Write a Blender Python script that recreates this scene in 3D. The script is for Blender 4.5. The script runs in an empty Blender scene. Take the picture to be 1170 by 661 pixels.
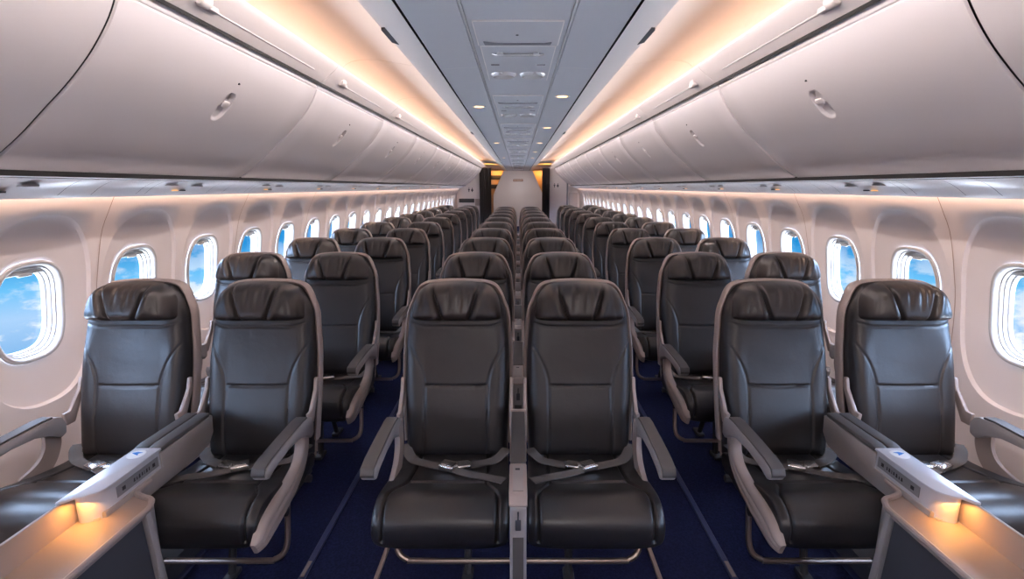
import bpy, bmesh, math, random
from mathutils import Vector, Matrix
random.seed(7)
PI = math.pi
S = bpy.context.scene
COL = S.collection

# ------------------------------------------------------------------ materials
def nt(name):
    m = bpy.data.materials.new(name); m.use_nodes = True
    n = m.node_tree; b = n.nodes['Principled BSDF']
    return m, n, b

def mat(name, col, rough=.5, metal=0., bump=0., scale=200., var=0., spec=.5, coat=0.):
    m, n, b = nt(name)
    b.inputs['Base Color'].default_value = (*col, 1)
    b.inputs['Roughness'].default_value = rough
    b.inputs['Metallic'].default_value = metal
    b.inputs['Specular IOR Level'].default_value = spec
    if coat:
        b.inputs['Coat Weight'].default_value = coat
        b.inputs['Coat Roughness'].default_value = .25
    if bump or var:
        tc = n.nodes.new('ShaderNodeTexCoord')
        tx = n.nodes.new('ShaderNodeTexNoise'); tx.inputs['Scale'].default_value = scale
        tx.inputs['Detail'].default_value = 3
        n.links.new(tc.outputs['Object'], tx.inputs['Vector'])
        if bump:
            bp = n.nodes.new('ShaderNodeBump'); bp.inputs['Strength'].default_value = bump
            bp.inputs['Distance'].default_value = .002
            n.links.new(tx.outputs['Fac'], bp.inputs['Height'])
            n.links.new(bp.outputs['Normal'], b.inputs['Normal'])
        if var:
            mx = n.nodes.new('ShaderNodeMix'); mx.data_type = 'RGBA'
            mx.inputs[6].default_value = (*[c * (1 - var) for c in col], 1)
            mx.inputs[7].default_value = (*[min(1, c * (1 + var)) for c in col], 1)
            n.links.new(tx.outputs['Fac'], mx.inputs[0])
            n.links.new(mx.outputs[2], b.inputs['Base Color'])
    return m

def emit(name, col, st):
    m = bpy.data.materials.new(name); m.use_nodes = True; n = m.node_tree
    n.nodes.remove(n.nodes['Principled BSDF'])
    e = n.nodes.new('ShaderNodeEmission')
    e.inputs[0].default_value = (*col, 1); e.inputs[1].default_value = st
    n.links.new(e.outputs[0], n.nodes['Material Output'].inputs[0])
    return m

def carpet_mat():
    m, n, b = nt('carpet')
    tc = n.nodes.new('ShaderNodeTexCoord')
    ck = n.nodes.new('ShaderNodeTexVoronoi'); ck.inputs['Scale'].default_value = 95
    ns = n.nodes.new('ShaderNodeTexNoise'); ns.inputs['Scale'].default_value = 400
    n.links.new(tc.outputs['Object'], ck.inputs['Vector']); n.links.new(tc.outputs['Object'], ns.inputs['Vector'])
    mx = n.nodes.new('ShaderNodeMix'); mx.data_type = 'RGBA'
    mx.inputs[6].default_value = (.006, .008, .030, 1); mx.inputs[7].default_value = (.016, .022, .075, 1)
    n.links.new(ck.outputs['Distance'], mx.inputs[0]); n.links.new(mx.outputs[2], b.inputs['Base Color'])
    b.inputs['Roughness'].default_value = .95; b.inputs['Specular IOR Level'].default_value = .15
    bp = n.nodes.new('ShaderNodeBump'); bp.inputs['Strength'].default_value = .6; bp.inputs['Distance'].default_value = .004
    n.links.new(ns.outputs['Fac'], bp.inputs['Height']); n.links.new(bp.outputs['Normal'], b.inputs['Normal'])
    return m

def leather_mat(name, col, rough):
    m, n, b = nt(name)
    tc = n.nodes.new('ShaderNodeTexCoord')
    v = n.nodes.new('ShaderNodeTexVoronoi'); v.inputs['Scale'].default_value = 330
    ns = n.nodes.new('ShaderNodeTexNoise'); ns.inputs['Scale'].default_value = 9; ns.inputs['Detail'].default_value = 4
    for t in (v, ns): n.links.new(tc.outputs['Object'], t.inputs['Vector'])
    mx = n.nodes.new('ShaderNodeMix'); mx.data_type = 'RGBA'
    mx.inputs[6].default_value = (*[c * .82 for c in col], 1); mx.inputs[7].default_value = (*[c * 1.15 for c in col], 1)
    n.links.new(ns.outputs['Fac'], mx.inputs[0]); n.links.new(mx.outputs[2], b.inputs['Base Color'])
    mr = n.nodes.new('ShaderNodeMapRange'); mr.inputs[3].default_value = rough - .06; mr.inputs[4].default_value = rough + .07
    n.links.new(ns.outputs['Fac'], mr.inputs[0]); n.links.new(mr.outputs[0], b.inputs['Roughness'])
    b1 = n.nodes.new('ShaderNodeBump'); b1.inputs['Strength'].default_value = .12; b1.inputs['Distance'].default_value = .001
    b2 = n.nodes.new('ShaderNodeBump'); b2.inputs['Strength'].default_value = .22; b2.inputs['Distance'].default_value = .012
    n.links.new(v.outputs['Distance'], b1.inputs['Height']); n.links.new(ns.outputs['Fac'], b2.inputs['Height'])
    n.links.new(b1.outputs['Normal'], b2.inputs['Normal']); n.links.new(b2.outputs['Normal'], b.inputs['Normal'])
    b.inputs['Specular IOR Level'].default_value = .68
    return m

def glass_mat():
    m = bpy.data.materials.new('window_glass'); m.use_nodes = True; n = m.node_tree
    n.nodes.remove(n.nodes['Principled BSDF'])
    t = n.nodes.new('ShaderNodeBsdfTransparent'); t.inputs[0].default_value = (.96, .98, 1, 1)
    g = n.nodes.new('ShaderNodeBsdfGlossy'); g.inputs['Roughness'].default_value = .04
    mx = n.nodes.new('ShaderNodeMixShader')
    mx.inputs[0].default_value = .045; n.links.new(t.outputs[0], mx.inputs[1]); n.links.new(g.outputs[0], mx.inputs[2])
    n.links.new(mx.outputs[0], n.nodes['Material Output'].inputs[0])
    return m

M = dict(
    leather=leather_mat('leather', (.015, .014, .0155), .37),
    headleather=leather_mat('headrest_leather', (.021, .017, .0165), .34),
    rim=mat('seat_shell_plastic', (.40, .335, .31), .38, .2),
    dark=mat('dark_plastic', (.03, .03, .035), .5),
    black=mat('black_gap', (.006, .006, .007), .8),
    armpad=mat('arm_pad', (.075, .07, .07), .5, 0, .15, 500),
    arm=mat('arm_plastic', (.36, .34, .34), .36, .2),
    steel=mat('leg_metal', (.34, .27, .24), .32, .8),
    chrome=mat('buckle_metal', (.8, .79, .78), .2, 1.),
    webbing=mat('belt_webbing', (.125, .115, .11), .7, 0, .4, 900),
    carpet=carpet_mat(),
    wall=mat('sidewall_plastic', (.80, .75, .738), .52, 0, .03, 700),
    bezel=mat('window_bezel', (.50, .495, .49), .28),
    bin=mat('bin_plastic', (.755, .725, .74), .23, 0, .015, 300),
    ceil=mat('ceiling_panel', (.60, .61, .66), .48, 0, .03, 400),
    lip=mat('ceiling_lip', (.86, .83, .82), .42),
    cove=mat('cove_panel', (.84, .74, .67), .6),
    rail=mat('rail_cover', (.84, .775, .755), .38),
    psu=mat('service_panel', (.74, .73, .75), .26),
    silver=mat('console_silver', (.66, .68, .74), .28, .3),
    side=mat('console_side', (.38, .35, .34), .33, .3),
    tray=mat('tray_shell', (.31, .26, .24), .5),
    panel=mat('front_panel', (.05, .052, .065), .6, 0, .2, 600),
    trackrail=mat('track_metal', (.30, .24, .22), .4, .6),
    trackblue=mat('track_cover', (.025, .034, .10), .5),
    curtain=mat('curtain_cloth', (.035, .03, .03), .85, 0, .3, 300),
    partition=mat('partition_laminate', (.56, .50, .49), .5),
    galley=mat('galley_laminate', (.55, .36, .20), .45),
    ink=mat('ink', (.03, .03, .04), .6),
    sign=mat('sign_plate', (.22, .09, .05), .5),
    signink=mat('sign_ink', (.62, .50, .42), .5),
    blue=mat('emblem_blue', (.03, .22, .62), .35),
    white=mat('emblem_white', (.85, .86, .88), .35),
    glass=glass_mat(),
    lampwarm=emit('reading_lamp', (1., .55, .24), 5.),
    plate=mat('plate_grey', (.30, .31, .335), .35, .4),
    lampdim=emit('dim_reading_lamp', (1., .55, .25), 1.1),
)

# ------------------------------------------------------------------ mesh kit
class B:
    def __init__(s): s.bm = bmesh.new()
    def faces(s, V, F):
        vs = [s.bm.verts.new(v) for v in V]
        for f in F:
            try: s.bm.faces.new([vs[i] for i in f])
            except ValueError: pass
        return s
    def box(s, c, d, bev=0., rot=None, seg=2):
        t = bmesh.new(); bmesh.ops.create_cube(t, size=1)
        for v in t.verts: v.co = Vector((v.co.x * d[0], v.co.y * d[1], v.co.z * d[2]))
        if bev: bmesh.ops.bevel(t, geom=t.edges[:], offset=bev, segments=seg, profile=.5, affect='EDGES')
        R = rot.to_4x4() if rot is not None else Matrix()
        for v in t.verts: v.co = (R @ v.co) + Vector(c)
        s._merge(t); return s
    def _merge(s, t):
        t.verts.index_update()
        vs = [s.bm.verts.new(v.co) for v in t.verts]
        for f in t.faces:
            s.bm.faces.new([vs[v.index] for v in f.verts])
        t.free()
    def prism(s, poly, a, b, axis='x', bev=0., seg=2):
        """poly of 2D points; extruded from a to b along axis. 2D = the other two axes in xyz order."""
        def P(p, w):
            return {'x': (w, p[0], p[1]), 'y': (p[0], w, p[1]), 'z': (p[0], p[1], w)}[axis]
        t = bmesh.new(); n = len(poly)
        A = [t.verts.new(P(p, a)) for p in poly]; C = [t.verts.new(P(p, b)) for p in poly]
        t.faces.new(A[::-1]); t.faces.new(C)
        for i in range(n): t.faces.new([A[i], A[(i + 1) % n], C[(i + 1) % n], C[i]])
        bmesh.ops.recalc_face_normals(t, faces=t.faces[:])
        if bev:
            E = [e for e in t.edges if len(e.link_faces) == 2 and e.calc_face_angle(0) > .5]
            bmesh.ops.bevel(t, geom=E, offset=bev, segments=seg, profile=.5, affect='EDGES')
        s._merge(t); return s
    def tube(s, pts, r, n=10, cap=True, sy=1.):
        pts = [Vector(p) for p in pts]; rings = []
        up = None
        for i, p in enumerate(pts):
            d = (pts[min(i + 1, len(pts) - 1)] - pts[max(i - 1, 0)]).normalized()
            if up is None:
                up = Vector((0, 0, 1)) if abs(d.z) < .9 else Vector((1, 0, 0))
            a = d.cross(up).normalized(); up = a.cross(d).normalized()
            rr = r[i] if isinstance(r, (list, tuple)) else r
            rings.append([s.bm.verts.new(p + a * math.cos(2 * PI * k / n) * rr + up * math.sin(2 * PI * k / n) * rr * sy) for k in range(n)])
        for i in range(len(rings) - 1):
            for k in range(n):
                s.bm.faces.new([rings[i][k], rings[i][(k + 1) % n], rings[i + 1][(k + 1) % n], rings[i + 1][k]])
        if cap: s.bm.faces.new(rings[0][::-1]); s.bm.faces.new(rings[-1])
        return s
    def loft(s, rings, closed=True, cap=True):
        R = [[s.bm.verts.new(p) for p in r] for r in rings]; n = len(R[0])
        for i in range(len(R) - 1):
            for k in range(n if closed else n - 1):
                s.bm.faces.new([R[i][k], R[i][(k + 1) % n], R[i + 1][(k + 1) % n], R[i + 1][k]])
        if cap and closed: s.bm.faces.new(R[0][::-1]); s.bm.faces.new(R[-1])
        return s
    def lathe(s, prof, c, axis='z', n=20):
        def P(r, h, t):
            x, y = r * math.cos(t), r * math.sin(t)
            v = {'z': (x, y, h), 'x': (h, x, y), 'y': (x, h, y)}[axis]
            return Vector(v) + Vector(c)
        rings = [[P(max(r, 1e-4), h, 2 * PI * k / n) for k in range(n)] for r, h in prof]
        return s.loft(rings)
    def mesh(s, name, m, ang=.55):
        bm = s.bm
        bmesh.ops.recalc_face_normals(bm, faces=bm.faces[:])
        for f in bm.faces: f.smooth = True
        for e in bm.edges:
            if len(e.link_faces) == 2 and e.calc_face_angle(0) > ang: e.smooth = False
        me = bpy.data.meshes.new(name); bm.to_mesh(me); bm.free()
        me.materials.append(m)
        return me
    def obj(s, name, m, parent=None, ang=.55):
        return link(name, s.mesh(name, m, ang), parent)

def link(name, me, parent=None, loc=None):
    o = bpy.data.objects.new(name, me); COL.objects.link(o)
    if parent is not None: o.parent = parent
    if loc is not None: o.location = loc
    return o
def tag(o, label, cat, group=None):
    o['label'] = label; o['category'] = cat
    if group: o['group'] = group
    return o
def struct(o): o['kind'] = 'structure'; return o
def thing(name, label, cat, loc=(0, 0, 0), group=None):
    return tag(link(name, None, None, loc), label, cat, group)
def copy_tree(o, parent=None):
    c = o.copy(); COL.objects.link(c)
    if parent is not None: c.parent = parent
    for ch in list(o.children): copy_tree(ch, c)
    return c
def catmull(P, n):
    out = []
    for i in range(len(P) - 1):
        p0, p1, p2, p3 = P[max(i - 1, 0)], P[i], P[i + 1], P[min(i + 2, len(P) - 1)]
        for k in range(n):
            t = k / n
            out.append(tuple(.5 * (2 * b + (c - a) * t + (2 * a - 5 * b + 4 * c - d) * t * t + (3 * b - a - 3 * c + d) * t ** 3)
                             for a, b, c, d in zip(p0, p1, p2, p3)))
    out.append(tuple(P[-1])); return out
def sm(a, b, x):
    t = max(0., min(1., (x - a) / (b - a))); return t * t * (3 - 2 * t)
def gs(d, w): return math.exp(-(d / w) ** 2)
ORD = ['front', 'second', 'third', 'fourth', 'fifth', 'sixth', 'seventh', 'eighth', 'ninth', 'tenth', 'eleventh', 'twelfth',
       'thirteenth', 'fourteenth', 'fifteenth', 'sixteenth', 'seventeenth', 'eighteenth', 'nineteenth', 'twentieth']

CZ = 1.60           # camera height
PITCH = .98         # row pitch
Y0 = 2.04           # first row's seat reference (foot of the backrest)
Y_END = 16.6
Y_BACK = 23.2
Y_FRONT = -2.6

# ------------------------------------------------------------------ the shell
WP = [(1.93, -.02), (2.02, .3), (2.07, .6), (2.075, .85), (2.06, 1.07), (2.03, 1.22), (1.985, 1.39), (1.93, 1.50), (1.895, 1.565)]
_wc = catmull(WP, 12)
def WX(z):
    if z <= _wc[0][1]: return _wc[0][0]
    for (a, za), (b, zb) in zip(_wc, _wc[1:]):
        if za <= z <= zb: return a + (b - a) * (z - za) / (zb - za)
    return _wc[-1][0]
WZ, WPIT = 1.075, .614
def sup(a, b, n, t):
    c, s = math.cos(t), math.sin(t)
    return (a * math.copysign(abs(c) ** (2 / n), c), b * math.copysign(abs(s) ** (2 / n), s))
HP = WPIT / 2; ZT, ZB = 1.565, .55
ANG = sorted(set([round(2 * PI * k / 64, 6) for k in range(64)]))
def rect_pt(t):
    c, s = math.cos(t), math.sin(t)
    up, dn = ZT - WZ, WZ - ZB
    k = min(HP / abs(c) if abs(c) > 1e-6 else 1e9, (up if s > 0 else dn) / abs(s) if abs(s) > 1e-6 else 1e9)
    return (c * k, s * k)
# snap four samples on the rectangle's corners
CORN = [math.atan2(ZT - WZ, HP), PI - math.atan2(ZT - WZ, HP), PI + math.atan2(WZ - ZB, HP), 2 * PI - math.atan2(WZ - ZB, HP)]
for c in CORN:
    i = min(range(len(ANG)), key=lambda k: abs(ANG[k] - c)); ANG[i] = c

def wall_side(side, y_first, n):
    sg = -1 if side == 'left' else 1
    b = B()
    for k in range(n):
        yc = y_first + WPIT * k
        rings = []
        def ring(f, off):
            r = []
            for t in ANG:
                u, w = f(t)
                r.append((sg * (WX(WZ + w) + off), yc + u, WZ + w))
            rings.append(r)
        ring(rect_pt, 0)
        def mid(t):
            a, b_ = rect_pt(t); c, d = sup(.272, .405, 2.5, t); return ((a + c) / 2, (b_ + d) / 2)
        ring(mid, 0)
        ring(lambda t: sup(.278, .412, 2.5, t), 0)
        ring(lambda t: sup(.2765, .4105, 2.5, t), .002)
        ring(lambda t: sup(.271, .404, 2.5, t), .017)
        ring(lambda t: sup(.252, .382, 2.5, t), .0215)
        ring(lambda t: sup(.225, .33, 2.55, t), .028)
        ring(lambda t: sup(.195, .265, 2.65, t), .0345)
        ring(lambda t: sup(.172, .225, 2.8, t), .042)
        ring(lambda t: sup(.160, .212, 2.8, t), .047)
        R = [[b.bm.verts.new(p) for p in r] for r in rings]; m = len(ANG)
        for i in range(len(R) - 1):
            for j in range(m):
                b.bm.faces.new([R[i][j], R[i][(j + 1) % m], R[i + 1][(j + 1) % m], R[i + 1][j]])
    ya, yb = y_first - HP, y_first + WPIT * n - HP
    # dado under the windows, plain wall fore and aft, fuselage skin above the bins
    zs = [-.02 + (ZB + .02) * i / 10 for i in range(11)]
    b.loft([[(sg * WX(z), y, z) for z in zs] for y in (ya, yb)], closed=False)
    zs = [-.02 + (ZT + .02) * i / 24 for i in range(25)]
    b.loft([[(sg * WX(z), y, z) for z in zs] for y in (Y_FRONT, ya)], closed=False)
    b.loft([[(sg * WX(z), y, z) for z in zs] for y in (yb, Y_BACK + .3)], closed=False)
    top = [(1.895, 1.565), (1.94, 1.58), (1.97, 1.64), (1.93, 1.85), (1.80, 2.1), (1.55, 2.36), (1.3, 2.56)]
    b.loft([[(sg * x, y, z) for x, z in top] for y in (Y_FRONT, Y_BACK + .3)], closed=False)
    struct(b.obj('wall_' + side, M['wall'], None, .7))
    # windows
    def prof():
        P = [(.168, .220, .040), (.166, .218, .030), (.160, .211, .027), (.152, .203, .030), (.148, .199, .040), (.147, .198, .052),
             (.141, .192, .053), (.140, .191, .066), (.134, .185, .067), (.133, .184, .082), (.126, .177, .083), (.125, .176, .1)]
        return P
    fb = B(); rg = []
    for a, h, off in prof():
        r = []
        for i in range(72):
            u, w = sup(a, h, 2.9, 2 * PI * i / 72)
            r.append((sg * (WX(WZ + w) + off), u, WZ + w))
        rg.append(r)
    fb.loft(rg, cap=False)
    fme = fb.mesh('window_frame', M['bezel'], .9)
    pb = B(); rg = []
    for q in (1., .66, .33, .02):
        rg.append([(sg * (WX(WZ + .18 * q * math.sin(2 * PI * i / 48)) + .088), sup(.130 * q, .181 * q, 2.9, 2 * PI * i / 48)[0],
                    WZ + sup(.130 * q, .181 * q, 2.9, 2 * PI * i / 48)[1]) for i in range(48)])
    for r in rg:
        for i, p in enumerate(r): r[i] = (sg * (WX(p[2]) + .088), p[1], p[2])
    pb.loft(rg, cap=False)
    pme = pb.mesh('window_pane', M['glass'])
    sb = B()   # the raised shade's lower edge and pull tab
    zt = WZ + .172
    sb.prism([(-.10, zt - .012), (.10, zt - .012), (.10, zt + .008), (-.10, zt + .008)], sg * (WX(zt) + .068), sg * (WX(zt) + .080), 'x', .003)
    sb.prism([(-.03, zt - .018), (.03, zt - .018), (.03, zt - .010), (-.03, zt - .010)], sg * (WX(zt) + .058), sg * (WX(zt) + .070), 'x', .002)
    sme = sb.mesh('shade_edge', M['bezel'])
    global WN
    for k in range(n):
        w = struct(link('window_%d' % WN, fme, None, (0, y_first + WPIT * k, 0))); WN += 1
        link('window_pane', pme, w); link('shade_edge', sme, w)
    # panel joints every second window
    tb_i = 0
    zz = [.02 + (1.56 - .02) * i / 40 for i in range(41)]
    for k in range(0, n, 2):
        y = y_first + WPIT * k + HP * (1 if True else -1)
        t = B(); t.loft([[(sg * (WX(z) - .0035), y + d, z) for z in zz] for d in (-.0022, .0022)], closed=False)
        global TN
        struct(t.obj('trim_%d' % TN, M['seam'])); TN += 1
WN = 1; TN = 1
M['seam'] = mat('panel_joint', (.40, .30, .25), .6)
wall_side('left', 2.135 - 6 * WPIT, 30)
wall_side('right', 2.045 - 6 * WPIT, 30)

# floor with raised lines of seat track
b = B(); b.box((0, (Y_FRONT + Y_BACK) / 2, -.03), (4.1, Y_BACK - Y_FRONT + .6, .06)); struct(b.obj('floor', M['carpet']))
for x, mname, w in ((-.9, 'trackblue', .028), (.9, 'trackblue', .028), (-.59, 'trackrail', .02), (.59, 'trackrail', .02),
                    (-1.41, 'trackblue', .028), (1.41, 'trackblue', .028)):
    b = B(); b.box((x, (Y_FRONT + Y_BACK) / 2, .004), (w, Y_BACK - Y_FRONT - .1, .012), .003, seg=1)
    struct(b.obj('trim_%d' % TN, M[mname])); TN += 1
b = B()
for x in (-.9, .9):
    for y in (1.9, 2.9, 4.8): b.box((x, y, .0115), (.016, .09, .005), .001, seg=1)
struct(b.obj('trim_%d' % TN, M['steel'])); TN += 1

# ends of the cabin
b = B(); b.box((0, Y_BACK + .28, 1.25), (4.2, .06, 2.6)); struct(b.obj('wall_back', M['partition']))
b = B(); b.box((0, Y_FRONT - .03, 1.25), (4.2, .06, 2.6)); struct(b.obj('wall_front', M['partition']))

# ceiling: centre panels, lips, cove panels, closed above
b = B()
def strip(pts, ya=Y_FRONT, yb=Y_BACK, both=True):
    for sg in ((-1, 1) if both else (1,)):
        b.loft([[(sg * x, y, z) for x, z in pts] for y in (ya, yb)], closed=False)
strip([(0, 2.262), (.10, 2.262), (.205, 2.260)])
strip([(.205, 2.260), (.207, 2.266), (.222, 2.266), (.224, 2.257)])
strip([(.224, 2.257), (.33, 2.254), (.435, 2.246)])
for sg in (-1, 1):
    b.loft([[(sg * x, y, z) for x, z in [(1.31, 2.56), (0, 2.60)]] for y in (Y_FRONT, Y_BACK + .3)], closed=False)
struct(b.obj('ceiling', M['ceil'], None, .4))
for sg in (-1, 1):
    b = B(); b.box((sg * .2145, (Y_FRONT + Y_BACK) / 2, 2.2635), (.009, Y_BACK - Y_FRONT - .02, .006), .001, seg=1)
    struct(b.obj('trim_%d' % TN, M['psu'])); TN += 1
for sg in (-1, 1):
    b = B()
    b.loft([[(sg * x, y, z) for x, z in [(.435, 2.246), (.434, 2.275), (.446, 2.275), (.447, 2.247)]] for y in (Y_FRONT, Y_BACK)], closed=False)
    struct(b.obj('trim_%d' % TN, M['black'], None, .4)); TN += 1
    b = B()
    lip = catmull([(.447, 2.248), (.50, 2.258), (.56, 2.275), (.605, 2.292), (.613, 2.302), (.603, 2.310), (.53, 2.322)], 5)
    b.loft([[(sg * x, y, z) for x, z in lip] for y in (Y_FRONT, Y_BACK)], closed=False)
    struct(b.obj('trim_%d' % TN, M['lip'], None, .8)); TN += 1
    # dark slots let into the lip's outer edge
    for y in (2.55, 6.9):
        b = B()
        b.prism([(sg * .582, y - .14), (sg * .607, y - .10), (sg * .607, y + .10), (sg * .582, y + .14)], 2.281, 2.291, 'z')
        struct(b.obj('trim_%d' % TN, M['panel'])); TN += 1
    # cove panel, split into lengths by shallow joints
    cp = catmull([(1.20, 2.235), (1.21, 2.34), (1.14, 2.42), (.98, 2.44), (.76, 2.41), (.5, 2.37)], 6)
    y = Y_FRONT; cuts = [-1.2, .68, 2.18, 3.68, 5.18, 6.68, 8.18, 9.68, 11.2, 12.7, 14.2, 15.7, 17.1]
    b = B()
    for yb_ in cuts:
        b.loft([[(sg * x, yy, z + dz) for x, z in cp] for yy, dz in ((y + .001, .012), (y + .004, 0), (yb_ - .004, 0), (yb_ - .001, .012))], closed=False)
        y = yb_
    b.loft([[(sg * x, yy, z + .02) for x, z in cp] for yy in (Y_FRONT, 17.1)], closed=False)
    struct(b.obj('trim_%d' % TN, M['cove'], None, .5)); TN += 1
    b = B(); b.loft([[(sg * x, yy, z) for x, z in [(1.3, 2.2), (1.2, 2.36), (.5, 2.34)]] for yy in (17.1, Y_BACK + .3)], closed=False)
    struct(b.obj('trim_%d' % TN, M['cove'], None, .5)); TN += 1

# ------------------------------------------------------------------ overhead bins
BP = catmull([(1.150, 2.182), (1.192, 2.090), (1.262, 1.992), (1.345, 1.905), (1.430, 1.830), (1.530, 1.744), (1.625, 1.676), (1.685, 1.645), (1.74, 1.636)], 7)
BL = 1.5
def bprof(t):            # point on the door's outer curve, t 0..1 down from the top
    f = t * (len(BP) - 1); i = min(int(f), len(BP) - 2); k = f - i
    return tuple(a + (c - a) * k for a, c in zip(BP[i], BP[i + 1]))
def bnorm(t):
    a, c = bprof(max(0, t - .01)), bprof(min(1, t + .01))
    dx, dz = c[0] - a[0], c[1] - a[1]; L = math.hypot(dx, dz)
    return (dz / L, -dx / L)          # towards the aisle and down
def bin_proto(sg):
    root = thing('overhead_bin', 'x', 'overhead bin')
    h = BL / 2 - .006
    b = B()
    rows = sorted(set([round(i / 70, 5) for i in range(71)] + [round(.034 + .002 * i, 5) for i in range(12)] + [round(.21 + .006 * i, 5) for i in range(36)])); N = len(rows) - 1
    def hx(u, w):        # recessed latch pocket in door space: u along y (m), w distance down the curve (0..1)
        du, dw = u / .042, (w - .315) / .083
        r = (abs(du) ** 2.6 + abs(dw) ** 2.6) ** (1 / 2.6)
        return .022 * (1 - sm(.78, 1.0, r)) * (.35 + .65 * sm(1.1, -.9, dw))
    ys = [-h, -h + .003, -h + .010] + [-.55, -.35, -.2, -.1] + [-.06 + .12 * i / 30 for i in range(31)] + [.1, .2, .35, .55] + [h - .010, h - .003, h]
    rings = []
    for y in ys:
        e = .010 if abs(y) >= h - 1e-6 else (.003 if abs(y) > h - .005 else 0)
        r = []
        for t in rows:
            x, z = bprof(t); nx, nz = bnorm(t); d = e + hx(y, t) * 1.0
            d += .004 * (gs(t - .045, .0035) if abs(y) < h else 0)     # the line under the top flange
            r.append((sg * (x - nx * d), y, z - nz * d))
        rings.append(r)
    R = [[b.bm.verts.new(p) for p in r] for r in rings]
    for i in range(len(R) - 1):
        for j in range(N): b.bm.faces.new([R[i][j], R[i][j + 1], R[i + 1][j + 1], R[i + 1][j]])
    b.obj('door', M['bin'], root, .6)
    b = B()            # the box behind the door
    body = [(1.20, 2.17), (1.36, 1.985), (1.53, 1.83), (1.68, 1.71), (1.76, 1.665), (1.90, 1.67), (1.90, 1.85), (1.75, 2.08), (1.5, 2.2), (1.3, 2.22)]
    b.prism([(sg * x, z) for x, z in body], -BL / 2 + .0005, BL / 2 - .0005, 'y'); b.obj('body', M['dark'], root)
    # latch paddle across the pocket
    t = .298; x, z = bprof(t); nx, nz = bnorm(t); tx, tz = -nz, nx
    if tz > 0: tx, tz = -tx, -tz
    b = B(); ring = []
    for u in [-.029 + .058 * i / 8 for i in range(9)]:
        s_ = (1 - abs(u / .029) ** 4) ** .5 if abs(u) < .0289 else .15
        q = []
        for a in range(10):
            th = 2 * PI * a / 10
            c1, c2 = math.cos(th) * .017 * s_, math.sin(th) * .006 * s_
            q.append((sg * (x + tx * c1 + nx * (c2 - .002)), u, z + tz * c1 + nz * (c2 - .002)))
        ring.append(q)
    b.loft(ring); b.obj('latch', M['rim2'], root)
    t = .185; x, z = bprof(t); nx, nz = bnorm(t)
    b = B(); b.box((sg * (x + nx * .0002), -.004, z + nz * .0002), (.008, .010, .008), .002); b.obj('lock_indicator', M['ink'], root)
    return root
M['rim2'] = mat('latch_plastic', (.70, .66, .66), .3)
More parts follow.
